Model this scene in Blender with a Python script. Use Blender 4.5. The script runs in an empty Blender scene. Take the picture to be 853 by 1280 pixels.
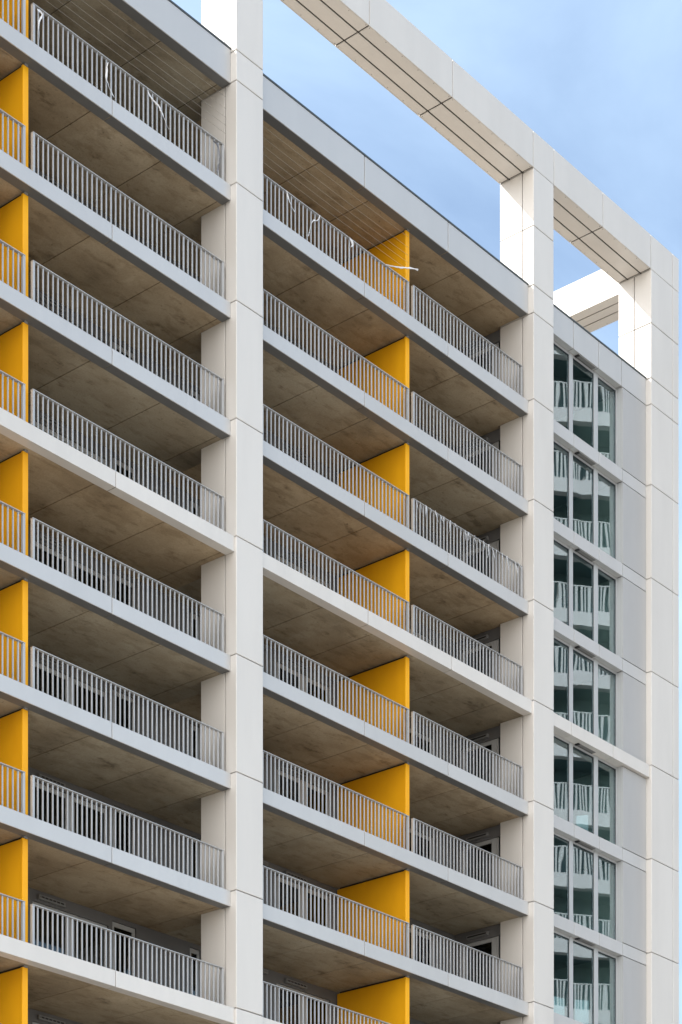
import bpy, bmesh, math, random
from mathutils import Vector, Matrix
random.seed(7)
S = bpy.context.scene
C = S.collection
R = math.radians

# ------------------------------------------------------------------ axes
# x runs along the facade (to the right), y into the building, z up; z = 0 is eye height
GROUND = -1.7
FL = 3.0
Z1 = 37.177                     # top edge of the first balcony band under the roof
HG = 0.39                       # band height
ZR, ZRB = 40.66, 39.78          # roof parapet top / bottom
ZT = lambda k: Z1 - FL * (k - 1)
ZB = lambda k: ZT(k) - HG
AL, AR = 7.53, 8.54             # column positions along the facade
BL, BR = 20.53, 21.57
CL, CR = 27.01, 28.67
LL, LR = -6.86, -5.85
VF, VB = -0.195, 1.044          # column front / back
VW = -0.127                     # front of the cream bands
BEAM_B, BEAM_T = 44.094, 45.178
WALL = 2.85                     # back wall of the balconies
NROW = 9

# ------------------------------------------------------------------ materials
def new_mat(name):
    m = bpy.data.materials.new(name); m.use_nodes = True
    nt = m.node_tree
    return m, nt, nt.nodes['Principled BSDF']

def noise(nt, scale, detail=4, rough=.55, vec=None, stretch=None, seed_obj=False):
    tc = nt.nodes.new('ShaderNodeTexCoord')
    out = tc.outputs['Object']
    if seed_obj:
        oi = nt.nodes.new('ShaderNodeObjectInfo')
        mul = nt.nodes.new('ShaderNodeMath'); mul.operation = 'MULTIPLY'; mul.inputs[1].default_value = 57.0
        nt.links.new(oi.outputs['Random'], mul.inputs[0])
        add = nt.nodes.new('ShaderNodeVectorMath'); add.operation = 'ADD'
        nt.links.new(out, add.inputs[0]); nt.links.new(mul.outputs[0], add.inputs[1])
        out = add.outputs[0]
    if stretch:
        mp = nt.nodes.new('ShaderNodeMapping'); mp.inputs['Scale'].default_value = stretch
        nt.links.new(out, mp.inputs['Vector']); out = mp.outputs[0]
    n = nt.nodes.new('ShaderNodeTexNoise')
    n.inputs['Scale'].default_value = scale; n.inputs['Detail'].default_value = detail
    n.inputs['Roughness'].default_value = rough
    nt.links.new(out, n.inputs['Vector'])
    return n.outputs['Fac']

def ramp(nt, fac, stops):
    r = nt.nodes.new('ShaderNodeValToRGB')
    el = r.color_ramp.elements
    while len(el) < len(stops): el.new(.5)
    for e, (p, c) in zip(el, stops):
        e.position = p; e.color = (*c, 1) if len(c) == 3 else c
    nt.links.new(fac, r.inputs['Fac'])
    return r.outputs['Color']

def mixc(nt, a, b, fac, mode='MIX'):
    m = nt.nodes.new('ShaderNodeMix'); m.data_type = 'RGBA'; m.blend_type = mode
    for s, v in ((m.inputs[6], a), (m.inputs[7], b), (m.inputs[0], fac)):
        if hasattr(v, 'is_linked'): nt.links.new(v, s)
        elif isinstance(v, tuple): s.default_value = (*v, 1)
        else: s.default_value = v
    return m.outputs[2]

def island(nt, lo, hi):
    g = nt.nodes.new('ShaderNodeNewGeometry')
    mr = nt.nodes.new('ShaderNodeMapRange')
    mr.inputs['To Min'].default_value = lo; mr.inputs['To Max'].default_value = hi
    nt.links.new(g.outputs['Random Per Island'], mr.inputs['Value'])
    cb = nt.nodes.new('ShaderNodeCombineColor')
    for i in range(3): nt.links.new(mr.outputs[0], cb.inputs[i])
    return cb.outputs[0]

def bump(nt, b, h, strength, dist):
    bp = nt.nodes.new('ShaderNodeBump')
    bp.inputs['Strength'].default_value = strength; bp.inputs['Distance'].default_value = dist
    nt.links.new(h, bp.inputs['Height']); nt.links.new(bp.outputs[0], b.inputs['Normal'])

def painted(name, col, rough, var=.02, dirt=.05, metallic=0.0, wavy=0.0, streak=True):
    m, nt, b = new_mat(name)
    n = noise(nt, .9, 5, .6, stretch=(1.2, 1.2, .25) if streak else None, seed_obj=True)
    c = ramp(nt, n, [(.3, tuple(x * (1 - dirt) for x in col)), (.62, col)])
    c = mixc(nt, c, island(nt, 1 - var, 1.0), 1.0, 'MULTIPLY')
    nt.links.new(c, b.inputs['Base Color'])
    b.inputs['Roughness'].default_value = rough
    b.inputs['Metallic'].default_value = metallic
    if wavy:
        bump(nt, b, noise(nt, .55, 1, .3), wavy, .05)
    return m

M = {}
M['cream'] = painted('cream_panel', (.695, .678, .655), .34, .06, .06, wavy=.10)
M['grey'] = painted('grey_sheet_metal', (.58, .584, .588), .36, .05, .05, .2, wavy=.08)
M['parapet'] = painted('parapet_sheet_metal', (.56, .565, .57), .38, .03, .04, .2, wavy=.10)
M['coping'] = painted('dark_coping', (.06, .075, .085), .45, .02, .05)
M['joint'] = painted('joint_shadow_gap', (.035, .030, .026), .9, .0, .0)
M['lip'] = painted('underside_flashing', (.145, .15, .155), .45, .04, .06)
M['rail'] = painted('rail_metal', (.47, .485, .505), .34, .06, .10, .15)
M['frame'] = painted('white_window_frame', (.46, .48, .50), .4, .02, .03)
M['gasket'] = painted('dark_gasket', (.035, .045, .055), .5, .0, .0)
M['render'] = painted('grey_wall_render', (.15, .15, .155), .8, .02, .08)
M['door'] = painted('door_frame_paint', (.42, .43, .44), .45, .02, .03)
M['louvre'] = painted('vent_louvre', (.22, .225, .23), .5, .02, .03)
M['slot'] = painted('vent_slot', (.012, .012, .014), .6, .0, .0)
M['roof'] = painted('roof_membrane', (.47, .39, .30), .9, .02, .12)
M['film'] = painted('white_plastic_film', (.80, .81, .84), .22, .03, .02)
M['thinfilm'] = painted('thin_plastic_film', (.56, .58, .61), .3, .06, .05)
M['smokefilm'] = painted('grey_plastic_film', (.16, .17, .20), .25, .03, .02)
M['reflection_sheet'] = painted('pale_reflection_sheet', (.82, .88, .88), .6, .02, .02)
M['inner'] = painted('inner_wall_paint', (.56, .62, .57), .85, .02, .04)
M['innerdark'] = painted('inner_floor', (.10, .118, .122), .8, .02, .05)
M['wire'] = painted('pale_wire', (.24, .21, .175), .5, .0, .0)

def concrete(name, lo, mid, hi, joint_dark=.55):
    m, nt, b = new_mat(name)
    big = noise(nt, .38, 5, .62, seed_obj=True, stretch=(1.0, 1.35, 1))
    c = ramp(nt, big, [(.28, lo), (.47, mid), (.66, hi)])
    blot = noise(nt, 1.3, 6, .68, seed_obj=True, stretch=(.8, 1.6, 1))
    d = ramp(nt, blot, [(.31, (.38, .35, .32)), (.37, (.78, .76, .73)), (.43, (1, 1, 1))])
    c = mixc(nt, c, d, .75, 'MULTIPLY')
    streak = noise(nt, 2.2, 4, .6, seed_obj=True, stretch=(.6, 1.8, 1))
    d2 = ramp(nt, streak, [(.38, (.66, .63, .58)), (.46, (1, 1, 1))])
    c = mixc(nt, c, d2, .5, 'MULTIPLY')
    pale = noise(nt, .75, 6, .7, seed_obj=True, stretch=(1.7, .8, 1))
    p = ramp(nt, pale, [(.56, (0, 0, 0)), (.72, (.12, .115, .105))])
    c = mixc(nt, c, p, .6, 'ADD')
    fine = noise(nt, 22.0, 4, .7, seed_obj=True)
    c = mixc(nt, c, ramp(nt, fine, [(.35, (.80, .79, .77)), (.6, (1.06, 1.06, 1.06))]), .6, 'MULTIPLY')
    oi = nt.nodes.new('ShaderNodeObjectInfo')                          # some pours came out tan, some grey
    c = mixc(nt, c, mixc(nt, (.84, .89, .92), (1.07, .98, .86), oi.outputs['Random']), 1.0, 'MULTIPLY')
    spots = noise(nt, 9.0, 3, .5, seed_obj=True)
    d3 = ramp(nt, spots, [(.27, (.45, .42, .38)), (.33, (1, 1, 1))])
    c = mixc(nt, c, d3, .6, 'MULTIPLY')
    c = mixc(nt, c, island(nt, .86, 1.0), 1.0, 'MULTIPLY')
    nt.links.new(c, b.inputs['Base Color'])
    b.inputs['Roughness'].default_value = .78
    bump(nt, b, noise(nt, 14, 5, .6), .25, .01)
    return m
M['concrete'] = concrete('stained_concrete', (.26, .212, .15), (.40, .332, .24), (.50, .435, .335))

def yellow():
    m, nt, b = new_mat('yellow_panel')
    n = noise(nt, .8, 5, .6, seed_obj=True, stretch=(1, 1, .5))
    c = ramp(nt, n, [(.3, (.84, .375, .006)), (.65, (.93, .455, .008))])
    nt.links.new(c, b.inputs['Base Color']); b.inputs['Roughness'].default_value = .5; b.inputs['Specular IOR Level'].default_value = .3
    return m
M['yellow'] = yellow()

def glass(name, refl, tint, wav):
    m = bpy.data.materials.new(name); m.use_nodes = True
    nt = m.node_tree; nt.nodes.clear()
    out = nt.nodes.new('ShaderNodeOutputMaterial')
    gl = nt.nodes.new('ShaderNodeBsdfGlossy'); gl.inputs['Roughness'].default_value = .008
    gl.inputs['Color'].default_value = (.86, .96, .99, 1)
    tr = nt.nodes.new('ShaderNodeBsdfTransparent'); tr.inputs['Color'].default_value = (*tint, 1)
    mx = nt.nodes.new('ShaderNodeMixShader')
    # plain two-sided Schlick reflectance, the same from either face of the pane
    ge = nt.nodes.new('ShaderNodeNewGeometry')
    dp = nt.nodes.new('ShaderNodeVectorMath'); dp.operation = 'DOT_PRODUCT'
    nt.links.new(ge.outputs['Incoming'], dp.inputs[0]); nt.links.new(ge.outputs['Normal'], dp.inputs[1])
    def mth(op, a, b=None):
        n = nt.nodes.new('ShaderNodeMath'); n.operation = op
        for k, v in enumerate((a, b)):
            if v is None: continue
            if hasattr(v, 'is_linked'): nt.links.new(v, n.inputs[k])
            else: n.inputs[k].default_value = v
        return n.outputs[0]
    sch = mth('POWER', mth('SUBTRACT', 1.0, mth('ABSOLUTE', dp.outputs['Value'])), 5.0)
    nt.links.new(mth('ADD', mth('MULTIPLY', sch, 1 - refl), refl), mx.inputs[0])
    nt.links.new(tr.outputs[0], mx.inputs[1]); nt.links.new(gl.outputs[0], mx.inputs[2])
    nt.links.new(mx.outputs[0], out.inputs['Surface'])
    if wav:
        h = noise(nt, .9, .0, .4, seed_obj=True, stretch=(1.6, 1, .6))
        bp = nt.nodes.new('ShaderNodeBump'); bp.inputs['Strength'].default_value = 1
        bp.inputs['Distance'].default_value = wav
        nt.links.new(h, bp.inputs['Height']); nt.links.new(bp.outputs[0], gl.inputs['Normal'])
    return m
M['glass'] = glass('window_glass', .24, (.80, .895, .90), .0014)
M['doorglass'] = glass('door_glass', .06, (.25, .27, .27), .001)

def ground_mat():
    m, nt, b = new_mat('paving')
    c = ramp(nt, noise(nt, .25, 6, .6), [(.3, (.17, .145, .11)), (.7, (.24, .205, .16))])
    nt.links.new(c, b.inputs['Base Color']); b.inputs['Roughness'].default_value = .9
    return m
M['paving'] = ground_mat()
M['bounce_plaza'] = painted('pale_bounce_paving', (.62, .545, .45), .9, .03, .10)
M['oppwall'] = painted('dark_render', (.085, .145, .155), .7, .0, .1)
M['oppband'] = painted('white_band', (.55, .53, .545), .6, .02, .05)
M['opprail'] = painted('white_bar_paint', (.50, .50, .51), .5, .02, .05)

# ------------------------------------------------------------------ mesh helpers
def bx(bm, x0, x1, y0, y1, z0, z1, mi=0, bev=0.0, seg=2):
    vs = [bm.verts.new((x, y, z)) for x in (x0, x1) for y in (y0, y1) for z in (z0, z1)]
    q = ((0, 1, 3, 2), (4, 6, 7, 5), (0, 4, 5, 1), (2, 3, 7, 6), (0, 2, 6, 4), (1, 5, 7, 3))
    fs = [bm.faces.new([vs[i] for i in f]) for f in q]
    for f in fs: f.material_index = mi
    if bev:
        es = {e for f in fs for e in f.edges}
        r = bmesh.ops.bevel(bm, geom=list(es), offset=bev, segments=seg, affect='EDGES', profile=.5)
        for f in r['faces']: f.material_index = mi; f.smooth = True

def mesh(name, bm, mats):
    bmesh.ops.recalc_face_normals(bm, faces=bm.faces[:])
    me = bpy.data.meshes.new(name)
    bm.to_mesh(me); bm.free()
    for k in (mats if isinstance(mats, (list, tuple)) else [mats]): me.materials.append(M[k])
    return me

def put(name, me, parent=None, loc=(0, 0, 0), rz=0.0, label=None):
    o = bpy.data.objects.new(name, me); C.objects.link(o)
    o.location = loc; o.rotation_euler = (0, 0, rz)
    if parent: o.parent = parent
    if label: o['label'] = label
    return o

def thing(o, label, cat, group=None, kind=None):
    o['label'] = label; o['category'] = cat
    if group: o['group'] = group
    if kind: o['kind'] = kind
    return o

def copy_tree(o, parent, dz):
    c = o.copy(); C.objects.link(c); c.parent = parent
    if dz: c.location.z += dz
    for ch in list(o.children): copy_tree(ch, c, 0)
    return c

def ribbon(pts, w0, w1, twist=1.2, thick=.004, seedv=0):
    """a thin strip of film with some thickness along a smoothed path"""
    rnd = random.Random(seedv)
    P = [Vector(p) for p in pts]
    path = []
    for i in range(len(P) - 1):
        a = P[max(i - 1, 0)]; b = P[i]; c = P[i + 1]; d = P[min(i + 2, len(P) - 1)]
        for s in range(5):
            t = s / 5
            path.append(.5 * ((2 * b) + (c - a) * t + (2 * a - 5 * b + 4 * c - d) * t * t + (3 * b - a - 3 * c + d) * t ** 3))
    path.append(P[-1])
    path = [p + Vector((rnd.uniform(-.012, .012), rnd.uniform(-.012, .004), 0)) for p in path]
    bm = bmesh.new(); rows = []
    n = len(path); ph = rnd.uniform(-.6, .6)
    for i, p in enumerate(path):
        t = (path[min(i + 1, n - 1)] - path[max(i - 1, 0)]).normalized()
        side = t.cross(Vector((0, 1, 0)))
        if side.length < .05: side = Vector((1, 0, 0))
        side.normalize()
        ang = ph + twist * math.sin(i / n * 5 + ph * 3)
        side = Matrix.Rotation(ang, 3, t) @ side
        nrm = t.cross(side).normalized()
        w = .85 * (w0 + (w1 - w0) * i / n); w *= rnd.uniform(.45, .95)
        rows.append([bm.verts.new(p + side * sx * w / 2 + nrm * sy * thick / 2)
                     for sx, sy in ((-1, -1), (1, -1), (1, 1), (-1, 1))])
    for a, b in zip(rows, rows[1:]):
        for k in range(4):
            bm.faces.new((a[k], a[(k + 1) % 4], b[(k + 1) % 4], b[k])).smooth = True
    bm.faces.new(rows[0]); bm.faces.new(rows[-1][::-1])
    return bm

# ------------------------------------------------------------------ the apartment tower
tower = bpy.data.objects.new('apartment_building', None); C.objects.link(tower)
tower.location = (0, 0, GROUND)
thing(tower, 'tall cream clad apartment block with stacked balconies, yellow partition screens and open roof frame', 'building')
TZ = -GROUND                     # children are placed in tower space

def part(name, bm, mats, label=None, parent=None, loc=(0, 0, 0)):
    """mesh given in world coordinates, hung under the tower (or a part of it at the same origin)"""
    me = mesh(name, bm, mats)
    o = put(name, me, parent or tower, loc, 0, label)
    if parent is None: o.location = (loc[0], loc[1], loc[2] + TZ)
    return o

# --- columns: stacked cladding boxes with open joints on a dark core
G = .022
def column(x0, x1, y0, y1, ysplit, joints, top, bottom, xsplit=None, gap=.026):
    bm = bmesh.new()
    zs = [bottom] + sorted(joints) + [top]
    ys = [(y0, ysplit - gap / 2), (ysplit + gap / 2, y1)]
    xs = [(x0, x1)] if xsplit is None else [(x0, xsplit - G / 2), (xsplit + G / 2, x1)]
    for i, (a, b) in enumerate(zip(zs, zs[1:])):
        za = a + (G / 2 if i else 0); zb = b - (G / 2 if i < len(zs) - 2 else 0)
        for ya, yb in ys:
            for xa, xb in xs:
                bx(bm, xa, xb, ya, yb, za, zb, 0, .016 if ya == y0 else .006)
    bx(bm, x0 + .06, x1 - .06, y0 + .06, y1 - .06, bottom + .01, top - .01, 1)
    return bm
floor_j = [ZT(k) for k in range(1, 13)]
cols = [(AL, AR, VB, .205, floor_j + [39.79, 40.56, 42.363], None),
        (BL, BR, VB, .225, floor_j + [39.76, 40.59, 42.363], None),
        (CL, CR, VB, .45, floor_j + [39.76, 40.60, 42.363], 28.295),
        (LL, LR, VB, .205, floor_j + [39.79, 40.56, 42.363], None)]
for x0, x1, y1, ysp, js, xsp in cols:
    part('column', column(x0, x1, VF, y1, ysp, js, BEAM_B - .012, GROUND, xsp), ['cream', 'joint'])
# rear post that carries the return of the roof frame
part('column', column(27.48, 28.69, 12.4, 13.6, 13.0, [42.363], BEAM_B - .012, 40.36), ['cream', 'joint'])

# --- roof frame beams
def beam_plates(xa, xb, joints, y0, y1, grooves):
    bm = bmesh.new()
    bx(bm, xa + .04, xb - .04, y0 + .035, y1 - .035, BEAM_B + .035, BEAM_T - .035, 1)
    xs = [xa] + joints + [xb]
    g = .050
    for i, (a, b) in enumerate(zip(xs, xs[1:])):
        l = a + (G / 2 if i else 0); r = b - (G / 2 if i < len(xs) - 2 else 0)
        bx(bm, l, r, y0, y0 + .03, BEAM_B, BEAM_T, 0, .008)           # outer face
        bx(bm, l, r, y1 - .03, y1, BEAM_B, BEAM_T, 0, .008)           # inner face
        bx(bm, l, r, y0 + .034, y1 - .034, BEAM_T - .03, BEAM_T - .004, 0, .004)
        l = a + (g / 2 if i else 0); r = b - (g / 2 if i < len(xs) - 2 else 0)
        ys = [y0 + .034] + grooves + [y1 - .034]
        for j, (c, d) in enumerate(zip(ys, ys[1:])):
            bx(bm, l, r, c + (g / 2 if j else 0), d - (g / 2 if j < len(ys) - 2 else 0), BEAM_B + .003, BEAM_B + .028, 0, .003)
            n = max(2, int((r - l) / .62))                            # fixing screws along the soffit edges
            if j != 1:
                yy = y0 + .07 if j == 0 else y1 - .07
                for q in range(n + 1):
                    cx = l + .06 + (r - l - .12) * q / n
                    bx(bm, cx - .011, cx + .011, yy - .011, yy + .011, BEAM_B - .002, BEAM_B + .005, 2)
    return bm
fj = [LR, -2.1, 1.67, 5.4, 9.13, 12.84, 16.56, BL - .02, BR + .02, 24.24, CL - .02, 28.295]
part('roof_beam', beam_plates(LL, CR, fj, VF, VB, [.21, .707]), ['cream', 'joint', 'louvre'])
# the return beam runs back along y: build along x, then turn
ret = mesh('roof_beam', beam_plates(VB + .012, 13.6, [4.8, 8.6, 12.4], -28.69, -27.48, [-28.28, -27.88]), ['cream', 'joint', 'louvre'])
rb = put('roof_beam', ret, tower, (0, 0, TZ), R(90))                  # (x,y) -> (-y,x)

# --- balconies
SOFFIT_JOINTS_L = [-3.2, -.4, 2.93, 5.31, 7.35]
SOFFIT_JOINTS_M = [11.31, 13.4, 15.2, 17.55, 19.3]
def slab(x0, x1, xb0, xb1, joints):
    """concrete balcony slab, z relative to the band top"""
    bm = bmesh.new(); g = .026
    xs = [x0] + [j for j in joints if x0 < j < x1] + [x1]
    for i, (a, b) in enumerate(zip(xs, xs[1:])):
        bx(bm, a + (g / 2 if i else 0), b - (g / 2 if i < len(xs) - 2 else 0), .036, WALL + .1, -HG + .012, -.16, 0)
    if xb0 < x0: bx(bm, xb0, x0 - .003, VB + .05, WALL + .1, -HG + .012, -.16, 0)
    if xb1 > x1: bx(bm, x1 + .003, xb1, VB + .05, WALL + .1, -HG + .012, -.16, 0)
    bx(bm, x0, x1, .036, WALL + .1, -.157, -.03, 0)
    return bm
def fascia(x0, x1, joints, front, lip, h=HG, li=0):
    bm = bmesh.new()
    xs = [x0] + joints + [x1]
    for i, (a, b) in enumerate(zip(xs, xs[1:])):
        l = a + (.011 if i else 0); r = b - (.011 if i < len(xs) - 2 else 0)
        bx(bm, l, r, front, front + .03, -h, 0, 0, .005)
        bx(bm, l, r, front + .033, lip, -h + .001, -h + .009, li)          # underside fold
        bx(bm, l, r, front + .033, .30, -.026, -.002, 0)                  # top fold
    bx(bm, x0 + .01, x1 - .01, front + .04, .034, -h + .03, -.03, 1)
    return bm
def railing(x0, x1, y=.18, h=1.05, pitch=.158, base=0):
    bm = bmesh.new()
    n = max(2, round((x1 - x0) / pitch)); d = (x1 - x0) / n
    hw = .0175
    for i in range(n + 1):
        cx = x0 + d * i
        end = i in (0, n)
        w = .034 if end else (.023 if i % 8 == 0 else hw)
        dy = .04 if end else .017
        bx(bm, cx - w, cx + w, y - dy, y + dy, base - .02, h - .022, 0, .004, 1)
        if end or i % 8 == 0: bx(bm, cx - .06, cx + .06, y - .06, y + .06, base - .03, base - .012, 0)
    bx(bm, x0 - .036, x1 + .036, y - .047, y + .047, h - .02, h, 0, .004, 1)
    bx(bm, x0, x1, y - .018, y + .018, base + .055, base + .078, 0)
    return bm
def screen(xc, h):
    bm = bmesh.new()
    bx(bm, xc - .05, xc + .05, .33, WALL - .03, .02, h - .045, 0, .006)
    bx(bm, xc - .085, xc + .085, .262, .327, -.02, h - .045, 0, .01)       # folded front edge
    return bm
def bracket(xc, h):
    bm = bmesh.new()
    bx(bm, xc - .045, xc + .06, .24, .32, h - .042, h + .01, 0, .01)
    bx(bm, xc - .015, xc + .015, .33, WALL - .1, h - .040, h + .008, 1)
    return bm
# back wall of one floor: solid pieces between openings, z 0 = band top of the floor it stands on
HH = FL - HG                       # clear height
def wall_piece(bm, a, b, z0=-.03, z1=HH + .01, y=WALL):
    bx(bm, a, b, y, y + .16, z0, z1, 0)
def back_wall(x0, x1, openings):
    bm = bmesh.new(); x = x0
    for a, b, z0, z1 in openings:
        wall_piece(bm, x, a)
        wall_piece(bm, a, b, z1, HH + .01)
        if z0 > 0: wall_piece(bm, a, b, -.03, z0)
        x = b
    wall_piece(bm, x, x1)
    return bm
def door_frame(a, b, z0, z1, nleaf, y=WALL):
    bm = bmesh.new(); f = .1
    bx(bm, a + .003, b - .003, y + .045, y + .12, z1 - .12, z1 - .003, 0, .006)
    bx(bm, a + .003, b - .003, y + .045, y + .12, z0, z0 + .1, 0, .006)
    for i in range(nleaf + 1):
        cx = a + (b - a) * i / nleaf
        w = f if i in (0, nleaf) else .15
        l = max(a + .003, cx - w); r = min(b - .003, cx + w)
        bx(bm, l, r, y + .04, y + .115, z0 + .1, z1 - .12, 0, .006)
    return bm
def door_pane(a, b, z0, z1, y=WALL):
    bm = bmesh.new(); bx(bm, a, b, y + .07, y + .09, z0, z1); return bm
def vent_box(a, b, z, y=WALL):
    bm = bmesh.new()
    bx(bm, a, b, y - .10, y - .003, z, z + .11, 0, .006)
    bx(bm, a + .03, b - .03, y - .104, y - .101, z + .035, z + .075, 1)
    for q in range(7):
        xx = a + .05 + (b - a - .1) * q / 6
        bx(bm, xx - .012, xx + .012, y - .108, y - .105, z + .03, z + .08, 0)
    return bm

DIV_L, DIV_M = .835, 15.075
LBAY = dict(x0=LR + .004, x1=AL - .004, b0=-6.3, b1=8.03, sj=SOFFIT_JOINTS_L, fj=[-.37, 3.363],
            rails=[(LR + .08, .69), (.985, 7.40)], div=DIV_L, wall=(-6.3, 9.5),
            op=[(-4.7, -2.2, .02, 2.33, 2), (3.38, 5.98, .02, 2.33, 2), (6.12, 6.98, .9, 2.5, 1), (8.98, 9.40, .02, 2.5, 1)],
            vents=[(3.52, 4.4, 2.39)])
MBAY = dict(x0=AR + .004, x1=BL - .004, b0=8.035, b1=20.64, sj=SOFFIT_JOINTS_M, fj=[12.864, 16.603],
            rails=[(AR + .08, 14.96), (15.21, 20.40)], div=DIV_M, wall=(9.503, 20.64),
            op=[(9.7, 11.6, .02, 2.33, 2), (12.45, 14.75, .02, 2.33, 2), (17.0, 19.6, .02, 2.33, 2)],
            vents=[(11.7, 12.0, 2.44), (12.75, 13.65, 2.39)])

protos = {}
def build_balcony(bay, cream, full=True):
    z = ZT(4 if cream else 1)
    s = put('balcony', mesh('balcony_slab', slab(bay['x0'] - .0, bay['x1'], bay['b0'], bay['b1'], bay['sj']), ['concrete']), tower, (0, 0, z + TZ))
    if cream: f = mesh('fascia', fascia(bay['x0'], bay['x1'], bay['fj'], VW, .163), ['cream', 'joint'])
    else: f = mesh('fascia', fascia(bay['x0'], bay['x1'], bay['fj'], 0, .30, HG, 2), ['grey', 'joint', 'lip'])
    put('fascia', f, s, (0, 0, 0), 0, 'cream white band projecting past the grey ones' if cream else None)
    for a, b in bay['rails']:
        put('railing', bay['railmesh'].setdefault((a, b), None) or mesh('railing', railing(a, b), ['rail']), s)
    sc = put('partition_screen', mesh('partition_screen', screen(bay['div'], HH), ['yellow']), s, (0, 0, 0), 0, 'yellow panel between two balconies')
    put('bracket', mesh('bracket', bracket(bay['div'], HH), ['louvre', 'slot']), s)
    w = put('balcony_wall', mesh('balcony_wall', back_wall(*bay['wall'], [o[:4] for o in bay['op']]), ['render']), s)
    for a, b, z0, z1, n in bay['op']:
        put('balcony_door' if z0 < .5 else 'balcony_window', mesh('door_frame', door_frame(a, b, z0, z1, n), ['door']), s)
        for i in range(n):
            l = a + (b - a) * i / n + (.1 if i == 0 else .15); r = a + (b - a) * (i + 1) / n - (.1 if i == n - 1 else .15)
            put('door_pane', mesh('door_pane', door_pane(l, r, z0 + .1, z1 - .12), ['doorglass']), s)
    for v in bay['vents']:
        put('vent_box', mesh('vent_box', vent_box(*v), ['louvre', 'slot']), s)
    if bay is MBAY:
        # glazed side wall at the right end of the bay
        bm = bmesh.new(); ex = 20.65
        bx(bm, ex, ex + .15, VB + .06, 2.846, 2.28, HH + .01, 0)
        bx(bm, ex, ex + .15, 2.62, 2.846, -.03, 2.277, 0)
        put('side_wall', mesh('side_wall', bm, ['render']), s)
        bm = bmesh.new()
        for ya, yb in ((1.22, 1.30), (1.31, 1.48), (2.48, 2.617)): bx(bm, ex + .03, ex + .12, ya, yb, 0, 2.275, 0, .006)
        for za, zb in ((0, .1), (2.16, 2.275)): bx(bm, ex + .03, ex + .12, 1.483, 2.477, za, zb, 0, .006)
        bx(bm, ex + .03, ex + .12, VB + .06, 1.217, 0, .1, 0, .004)
        put('balcony_door', mesh('side_door_frame', bm, ['door']), s)
        bm = bmesh.new()
        bx(bm, ex + .06, ex + .08, VB + .06, 1.217, .103, 2.275); bx(bm, ex + .06, ex + .08, 1.483, 2.477, .103, 2.157)
        put('door_pane', mesh('side_door_pane', bm, ['doorglass']), s)
        bm = bmesh.new()
        bx(bm, ex - .10, ex - .003, 1.55, 2.35, 2.36, 2.47, 0, .006)
        bx(bm, ex - .104, ex - .101, 1.6, 2.3, 2.395, 2.435, 1)
        put('vent_box', mesh('side_vent_box', bm, ['louvre', 'slot']), s)
    return s
for bay in (LBAY, MBAY): bay['railmesh'] = {}
bays = {}
for bay, nm in ((LBAY, 'L'), (MBAY, 'M')):
    grey = build_balcony(bay, False); cream = build_balcony(bay, True)
    bays[nm, 1] = grey; bays[nm, 4] = cream
    for k in list(range(2, NROW + 1)):
        if k == 4: continue
        src, k0 = (cream, 4) if k % 4 == 0 else (grey, 1)
        bays[nm, k] = copy_tree(src, tower, -(k - k0) * FL)

# --- roof slab over the balconies
for bay in (LBAY, MBAY):
    s = put('roof_slab', mesh('roof_slab', slab(bay['x0'], bay['x1'], bay['b0'], bay['b1'], bay['sj']), ['concrete']), tower, (0, 0, ZRB + HG + TZ))
    bm = bmesh.new()
    h = ZR - ZRB
    xs = [bay['x0']] + bay['fj'] + [bay['x1']]
    for i, (a, b) in enumerate(zip(xs, xs[1:])):
        l = a + (.013 if i else 0); r = b - (.013 if i < len(xs) - 2 else 0)
        bx(bm, l, r, 0, .03, -HG, h - HG - .03, 0, .006)
        bx(bm, l, r, .033, .30, -HG + .001, -HG + .009, 2)
    bx(bm, bay['x0'] + .01, bay['x1'] - .01, .04, .30, -.028, h - HG - .04, 1)
    put('fascia', mesh('roof_fascia', bm, ['parapet', 'joint', 'lip']), s)
    bm = bmesh.new()
    bx(bm, bay['x0'], bay['x1'], -.018, .36, h - HG - .027, h - HG + .022, 0, .004)
    put('coping', mesh('coping', bm, ['coping']), s)
    # top-floor ceiling wall pieces come with the first balcony

# --- window bay between the second column and the corner
WX = dict(a=BR + .004, b=25.62, c=CL - .004)
YG = .235
def spandrel(front, cream):
    bm = bmesh.new(); js = [22.935, 24.315, 25.632]
    if cream: js = [22.6, 24.9]
    xs = [WX['a']] + js + [WX['c']]
    for i, (a, b) in enumerate(zip(xs, xs[1:])):
        l = a + (.010 if i else 0); r = b - (.010 if i < len(xs) - 2 else 0)
        bx(bm, l, r, front, front + .03, -HG, 0, 0, .005)
        bx(bm, l, r, front + .033, YG + .03 if b < 25.7 or cream else .03 + front + .02, -HG + .001, -HG + .012, 0)
    bx(bm, WX['a'], WX['c'], front + .04, YG + .02, -HG + .03, -.012, 1)
    bx(bm, WX['a'], WX['b'], front + .033, YG + .03, -.010, -.002, 0)
    return bm
sp_g = mesh('spandrel', spandrel(0, False), ['grey', 'joint'])
sp_c = mesh('spandrel', spandrel(VW, True), ['cream', 'joint'])
for k in range(1, NROW + 2):
    if k % 4 == 0: put('spandrel', sp_c, tower, (0, 0, ZT(k) + TZ), 0, 'cream white band across the windows')
    else: put('spandrel', sp_g, tower, (0, 0, ZT(k) + TZ))
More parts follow.
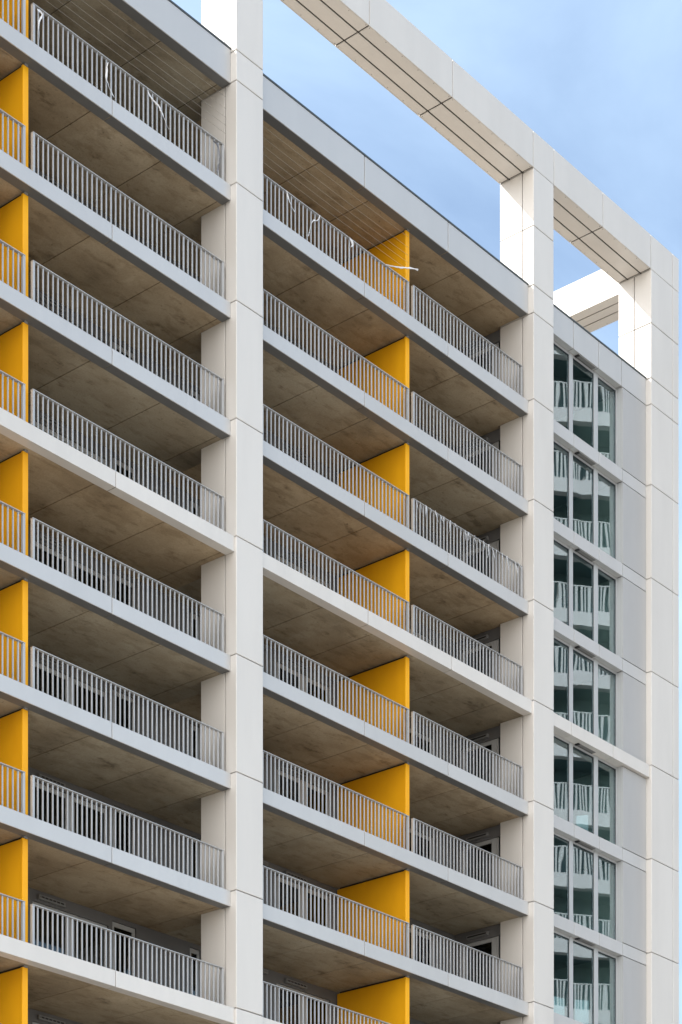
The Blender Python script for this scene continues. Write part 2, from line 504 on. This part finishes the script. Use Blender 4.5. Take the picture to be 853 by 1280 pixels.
# pilaster panel right of the windows
bm = bmesh.new(); bx(bm, 25.632 + .008, WX['c'], 0, .03, .024, FL - HG - .024, 0, .004); bx(bm, 25.632 + .003, 25.632 + .033, .034, YG + .05, .012, FL - HG - .004, 1, .004)
bx(bm, 25.67, WX['c'], .04, .26, .0, FL - HG, 2)
M['greydark'] = painted('mid_grey_sheet_metal', (.495, .497, .50), .34, .05, .06, .2, wavy=.08)
pil = mesh('cladding_panel', bm, ['greydark', 'frame', 'joint'])
for k in range(1, NROW + 2): put('cladding_panel', pil, tower, (0, 0, ZT(k) + TZ))
# parapet of the window bay
bm = bmesh.new(); js = [22.91, 24.293, 25.586]; xs = [WX['a']] + js + [WX['c']]; h = ZR - ZRB - .02
for i, (a, b) in enumerate(zip(xs, xs[1:])):
    l = a + (.013 if i else 0); r = b - (.013 if i < len(xs) - 2 else 0)
    bx(bm, l, r, 0, .03, 0, h - .03, 0, .006)
    bx(bm, l, r, .033, YG + .03, .001, .012, 0)
bx(bm, WX['a'], WX['c'], .04, YG + .02, .03, h - .04, 1)
pp = put('parapet', mesh('parapet', bm, ['parapet', 'joint']), tower, (0, 0, ZRB + .01 + TZ))
bm = bmesh.new(); bx(bm, WX['a'], WX['c'], -.018, .36, h - .027, h + .022, 0, .004); put('coping', mesh('coping', bm, ['coping']), pp)

# windows: frame with three panes
panes = [(21.98, 22.975), (23.17, 24.33), (24.55, 25.575)]
def window_frame():
    bm = bmesh.new(); H = FL - HG
    xs = [(WX['a'], 21.98), (22.975, 23.17), (24.33, 24.55), (25.575, 25.63)]
    for a, b in xs: bx(bm, a + .002, b - .002, YG - .035, YG + .06, .0, H - .002, 0, .006)
    for a, b in panes:
        bx(bm, a, b, YG - .02, YG + .06, H - .07, H - .002, 0, .004)
        bx(bm, a, b, YG - .02, YG + .06, .0, .035, 0, .004)
        g = .016                                                           # dark gasket round each pane
        for x0, x1, z0, z1 in ((a, a + g, .037, H - .072), (b - g, b, .037, H - .072), (a + g + .001, b - g - .001, H - .09, H - .073), (a + g + .001, b - g - .001, .037, .055)):
            bx(bm, x0 + .001, x1 - .001, YG - .012, YG + .05, z0, z1, 1)
        # dark thermal edge on the right side of the leaf
        bx(bm, b - .05, b - g - .002, YG + .02, YG + .05, .057, H - .092, 1)
    return bm
wf = mesh('window_frame', window_frame(), ['frame', 'gasket'])
def pane_mesh(a, b):
    bm = bmesh.new(); bx(bm, a + .018, b - .018, YG + .008, YG + .016, .056, FL - HG - .092); return mesh('window_pane', bm, ['glass'])
pm = [pane_mesh(a, b) for a, b in panes]
bm = bmesh.new(); H = FL - HG                                            # grille under each window head
bx(bm, 23.32, 24.20, .055, .185, H - .012, H - .001, 0)
for q in range(4): bx(bm, 23.38, 24.17, .068 + q * .028, .082 + q * .028, H - .018, H - .0125, 0)
bx(bm, 23.24, 23.317, .05, .19, H - .035, H - .001, 1)
bx(bm, 23.32, 24.20, .186, .192, H - .02, H - .001, 1)
vg = mesh('ventilation_grille', bm, ['louvre', 'slot'])
for k in range(1, NROW + 1):
    dz = .0
    w = put('window', wf, tower, (0, 0, ZT(k) + TZ))
    for m_ in pm:
        g_ = put('window_pane', m_, w)
        mid = sum((v.co for v in m_.vertices), Vector()) / len(m_.vertices)
        rot = Matrix.Rotation(R(random.uniform(-.22, .22)), 4, 'X') @ Matrix.Rotation(R(random.uniform(-.25, .25)), 4, 'Z')
        g_.matrix_basis = Matrix.Translation(mid) @ rot @ Matrix.Translation(-mid)   # panes never sit perfectly true
    put('ventilation_grille', vg, w)

# rooms behind the windows
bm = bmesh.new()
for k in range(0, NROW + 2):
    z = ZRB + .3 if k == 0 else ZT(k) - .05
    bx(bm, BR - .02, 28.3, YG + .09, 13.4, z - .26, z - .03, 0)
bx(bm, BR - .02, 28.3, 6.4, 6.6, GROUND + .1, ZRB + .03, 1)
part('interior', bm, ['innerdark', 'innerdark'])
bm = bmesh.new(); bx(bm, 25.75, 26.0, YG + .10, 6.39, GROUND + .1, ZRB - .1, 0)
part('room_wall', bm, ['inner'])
# main body behind the balconies, right flank, roof deck and lower storeys
bm = bmesh.new(); bx(bm, LL + .3, 20.64, WALL + .7, 13.6, GROUND, ZRB + .36, 0); bx(bm, 20.643, BR - .03, 2.86, 13.6, GROUND, ZRB + .36, 0)
bx(bm, 20.83, BR - .03, VB + .04, 2.857, GROUND, ZRB + .36, 0)
part('building_core', bm, ['innerdark'])
bm = bmesh.new(); bx(bm, 28.34, 28.60, VB + .004, 13.6, GROUND, ZRB + .5, 0, .01)
bx(bm, LL + .01, 28.33, 13.62, 13.8, GROUND, ZRB + .5, 0); bx(bm, LL + .01, LL + .27, VB + .01, 13.6, GROUND, ZRB + .5, 0)
part('outer_wall', bm, ['cream'])
bm = bmesh.new(); bx(bm, LL + .3, 28.33, .37, 13.6, ZRB + .48, ZRB + .62, 0)
part('roof_deck', bm, ['roof'])
zb = ZT(NROW + 1)
bm = bmesh.new(); bx(bm, LR + .01, AL - .01, .1, WALL + .68, GROUND, zb - .1, 0); bx(bm, AR + .01, BL - .01, .1, WALL + .68, GROUND, zb - .1, 0)
bx(bm, BR + .01, CL - .01, .28, .32, GROUND, zb - .4, 0)
part('lower_storeys', bm, ['grey'])

# ------------------------------------------------------------------ loose things on the balconies
for i, z in enumerate((39.49, 39.195, 38.97, 38.764, 38.55)):
    order = ('topmost', 'second from top', 'middle', 'second from bottom', 'lowest')[i]
    for x0, x1, where in ((LR + .02, AL - .002, 'left'), (AR + .002, 15.0, 'right')):
        bm = bmesh.new(); n = 24; ring = []
        for j in range(n + 1):
            t = j / n; x = x0 + (x1 - x0) * t; sag = .03 * 4 * t * (1 - t)
            ring.append([bm.verts.new((x, .18 + .0038 * math.cos(a), z - sag + .02 + .0038 * math.sin(a))) for a in (0, 2.1, 4.2)])
        for a, b in zip(ring, ring[1:]):
            for k in range(3): bm.faces.new((a[k], a[(k + 1) % 3], b[(k + 1) % 3], b[k]))
        bm.faces.new(ring[0]); bm.faces.new(ring[-1])
        w = put('stretched_wire', mesh('stretched_wire', bm, ['wire']))
        side = 'left of the column' if where == 'left' else 'ending at the yellow screen'
        thing(w, f'{order} of five pale wires under the roof {side}', 'wire', 'wires stretched above the top railings')

Y = .118
strips = [
    ([(1.07, 38.11), (1.20, 38.086), (1.10, 37.80), (1.124, 37.48)], .09, .04, 'film', 'short white film scrap at the left end of the top left railing'),
    ([(3.309, 38.08), (3.27, 37.757), (3.35, 37.548), (3.523, 37.36)], .085, .05, 'film', 'long white film strip hanging halfway along the top left railing'),
    ([(4.66, 38.19), (4.77, 38.02), (5.02, 37.953), (5.188, 37.823), (5.40, 37.56)], .07, .075, 'film', 'twisted white film strip drooping across several bars of the top left railing'),
    ([(7.00, 38.08), (7.17, 38.061), (7.24, 37.72), (7.14, 37.36)], .06, .07, 'smokefilm', 'dark grey film strip at the column end of the top left railing'),
    ([(9.78, 38.19), (9.89, 38.015), (10.09, 37.80)], .075, .08, 'film', 'short white film strip slanting on the top railing just right of the column'),
    ([(11.15, 38.22), (11.015, 38.011), (10.85, 37.92), (10.72, 37.60), (10.66, 37.42)], .06, .04, 'film', 'thin knotted film strip in the middle of the top right railing'),
    ([(12.36, 38.22), (12.50, 38.08), (12.42, 37.98)], .10, .08, 'film', 'small crumpled white film knot on the top right railing'),
]
for i, (pts, w0, w1, mat, lab) in enumerate(strips):
    o = put('plastic_strip', mesh('plastic_strip', ribbon([(x, Y, z) for x, z in pts], w0, w1, .9, .004, i + 3), [mat]))
    thing(o, lab, 'plastic strip', 'torn film strips on the railings')
o = put('plastic_strip', mesh('plastic_strip', ribbon([(13.93, .12, 38.20), (14.25, .10, 38.29), (14.56, .06, 38.39), (14.9, .02, 38.52), (15.2, .0, 38.60)], .045, .075, .5, .004, 21), ['film']))
thing(o, 'stiff white film strip sticking out past the edge of the top yellow screen', 'plastic strip', 'torn film strips on the railings')
rnd = random.Random(11)
zt3 = ZT(3) + 1.05
x = 15.28; n = 0
while x < 20.4:
    ln = rnd.uniform(.14, .46); dx = rnd.uniform(-.09, .16)
    pts = [(x, .128, zt3 + .004), (x + dx * .3, .112, zt3 - ln * .35), (x + dx * .6, .10, zt3 - ln * .7), (x + dx + rnd.uniform(-.03, .03), .108, zt3 - ln)]
    o = put('plastic_flap', mesh('plastic_flap', ribbon(pts, rnd.uniform(.035, .07), rnd.uniform(.012, .035), rnd.uniform(.3, 1.1), .004, n), ['thinfilm']))
    thing(o, 'torn white film flap fringing the third railing down, right of the yellow screen', 'plastic flap', 'film flaps fringing one railing')
    x += rnd.uniform(.16, .30); n += 1

# pale sheets put inside the lower windows in place of sky reflections
for k, a, b, h, sl, lab in ((5, 23.55, 24.2, .75, .22, 'pale sheet in place of a sky reflection in the window just below the cream band'),
                            (7, 22.15, 22.9, .72, .06, 'low pale sheet in place of a sky reflection in the narrow left pane of the lowest window'),
                            (7, 23.45, 24.22, .95, .14, 'taller pale sheet in place of a sky reflection in the middle pane of the lowest window')):
    bm = bmesh.new(); z = ZT(k + 0) - .02
    prof = [(a, z), (b, z), (b, z + h), (a, z + h - sl)]
    f0 = [bm.verts.new((px, .335, pz)) for px, pz in prof]; f1 = [bm.verts.new((px, .355, pz)) for px, pz in prof]
    bm.faces.new(f0); bm.faces.new(f1[::-1])
    for i in range(4): bm.faces.new((f0[i], f0[(i + 1) % 4], f1[(i + 1) % 4], f1[i]))
    o = put('sky_reflection_sheet', mesh('sky_reflection_sheet', bm, ['reflection_sheet']))
    thing(o, lab, 'reflection_sheet')

# ------------------------------------------------------------------ ground
bm = bmesh.new()
bx(bm, -1500, 1500, -1500, 1500, GROUND - .5, GROUND - .004)
g = put('ground', mesh('ground', bm, ['paving'])); g['kind'] = 'structure'; g['label'] = 'pale paved ground around the tower'; g['category'] = 'ground'

bm = bmesh.new(); bx(bm, -60, 90, -46, -.25, GROUND, GROUND + .12, 0, .02)  # unseen pale slab added to bounce light up to the lower soffits
g = put('bounce_pavement', mesh('bounce_pavement', bm, ['bounce_plaza'])); g['kind'] = 'structure'; g['label'] = 'unseen pale slab added in front of the tower to bounce light onto the soffits'; g['category'] = 'bounce_pavement'

# ------------------------------------------------------------------ the block across the street, seen mirrored in the windows
opp = bpy.data.objects.new('neighbouring_building', None); C.objects.link(opp)
ang = math.atan2(.64, .77) - R(4)
opp.location = (50.0, -17.4, GROUND); opp.rotation_euler = (0, 0, ang)
thing(opp, 'pale balcony block across the way, seen mirrored in the corner windows', 'building')
# local x along its front, local -y ... front faces local +y
NF = 19; PT = 3.0; Z0 = 55.65 - GROUND
bm = bmesh.new(); bx(bm, -9, 9, -14, -2.0, 0, Z0 + 6.5); put('main_wall', mesh('main_wall', bm, ['oppwall']), opp)
bm = bmesh.new(); bx(bm, -9.2, 9.2, -.38, 0, -.62, 0, 0); bx(bm, -9.2, 9.2, -1.98, -.39, -.45, -.02, 1); me_s = mesh('balcony', bm, ['oppband', 'oppwall'])
bm = bmesh.new()
xx = -9.0
while xx < 9.01:
    bx(bm, xx - .045, xx + .045, -.10, -.05, -.0, 1.15); xx += .19
bx(bm, -9.05, 9.05, -.11, -.04, 1.153, 1.20)
me_r = mesh('railing', bm, ['opprail'])
for i in range(-1, NF):
    b_ = put('balcony', me_s, opp, (0, 0, Z0 - PT * i)); put('railing', me_r, b_)

# ------------------------------------------------------------------ sky, sun, camera
SUN = Vector((-1.25, 1.0, 1.33))
az = math.atan2(SUN.x, SUN.y); el = math.atan2(SUN.z, math.hypot(SUN.x, SUN.y))
w = bpy.data.worlds.new('World'); S.world = w; w.use_nodes = True
nt = w.node_tree; bg = nt.nodes['Background']
sky = nt.nodes.new('ShaderNodeTexSky'); sky.sky_type = 'NISHITA'; sky.sun_disc = False
sky.sun_elevation = el; sky.sun_rotation = az
sky.air_density = 1.0; sky.dust_density = .7; sky.ozone_density = 1.0
tc = nt.nodes.new('ShaderNodeTexCoord')
mp = nt.nodes.new('ShaderNodeMapping'); mp.inputs['Scale'].default_value = (1.2, 1.2, 1.7); mp.inputs['Rotation'].default_value = (.25, .2, .6)
nt.links.new(tc.outputs['Generated'], mp.inputs['Vector'])
nz = nt.nodes.new('ShaderNodeTexNoise'); nz.inputs['Scale'].default_value = 2.6; nz.inputs['Detail'].default_value = 9; nz.inputs['Roughness'].default_value = .52
nz.inputs['Distortion'].default_value = .6
nt.links.new(mp.outputs[0], nz.inputs['Vector'])
def wmath(op, a, b=None, clamp=False):
    n = nt.nodes.new('ShaderNodeMath'); n.operation = op; n.use_clamp = clamp
    for k, v in enumerate((a, b)):
        if v is None: continue
        if hasattr(v, 'is_linked'): nt.links.new(v, n.inputs[k])
        else: n.inputs[k].default_value = v
    return n.outputs[0]
# thin wisps everywhere, an unseen bright lobe added at left to light the facade
wisp = wmath('MULTIPLY', wmath('SUBTRACT', nz.outputs['Fac'], .30), .75, True)
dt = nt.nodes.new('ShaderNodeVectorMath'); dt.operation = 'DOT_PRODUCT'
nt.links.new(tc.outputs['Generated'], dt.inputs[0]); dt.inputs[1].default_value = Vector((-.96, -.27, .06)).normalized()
fill_lobe = wmath('MULTIPLY', wmath('ADD', dt.outputs['Value'], -.30), 2.0, True)
fill_lobe = wmath('MULTIPLY', fill_lobe, wmath('ADD', wmath('MULTIPLY', nz.outputs['Fac'], .8), .55), True)
mx = nt.nodes.new('ShaderNodeMix'); mx.data_type = 'RGBA'
nt.links.new(wmath('MULTIPLY', wisp, 1.6, True), mx.inputs[0]); nt.links.new(sky.outputs[0], mx.inputs[6])
mx.inputs[7].default_value = (6.5, 8.3, 10.0, 1)
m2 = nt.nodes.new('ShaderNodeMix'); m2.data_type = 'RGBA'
nt.links.new(fill_lobe, m2.inputs[0]); nt.links.new(mx.outputs[2], m2.inputs[6]); m2.inputs[7].default_value = (14.6, 13.9, 13.0, 1)
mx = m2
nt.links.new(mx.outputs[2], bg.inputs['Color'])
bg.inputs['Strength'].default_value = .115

ld = bpy.data.lights.new('sun', 'SUN'); ld.energy = 2.05; ld.angle = R(.53); ld.color = (1, .94, .85)
lo = bpy.data.objects.new('sun', ld); C.objects.link(lo)
lo.rotation_euler = SUN.to_track_quat('Z', 'Y').to_euler(); lo.location = (0, 0, 80)

cd = bpy.data.cameras.new('camera'); co = bpy.data.objects.new('camera', cd); C.objects.link(co)
co.location = (-34.212, -39.044, 0)
co.rotation_euler = (R(90) + .0042, 0, R(40.274 - 90))
cd.sensor_fit = 'VERTICAL'; cd.sensor_height = 36; cd.sensor_width = 24
cd.lens = 2810.1 / 1280 * 36
cd.shift_y = (2044.78 - 640) / 1280
cd.clip_start = .5; cd.clip_end = 5000
S.camera = co
S.view_settings.view_transform = 'Standard'; S.view_settings.look = 'None'
S.view_settings.gamma = 1; S.view_settings.use_curve_mapping = False
S.view_settings.exposure = 1.0
S.cycles.use_denoising = True
S.cycles.max_bounces = 10; S.cycles.diffuse_bounces = 6; S.cycles.transparent_max_bounces = 12
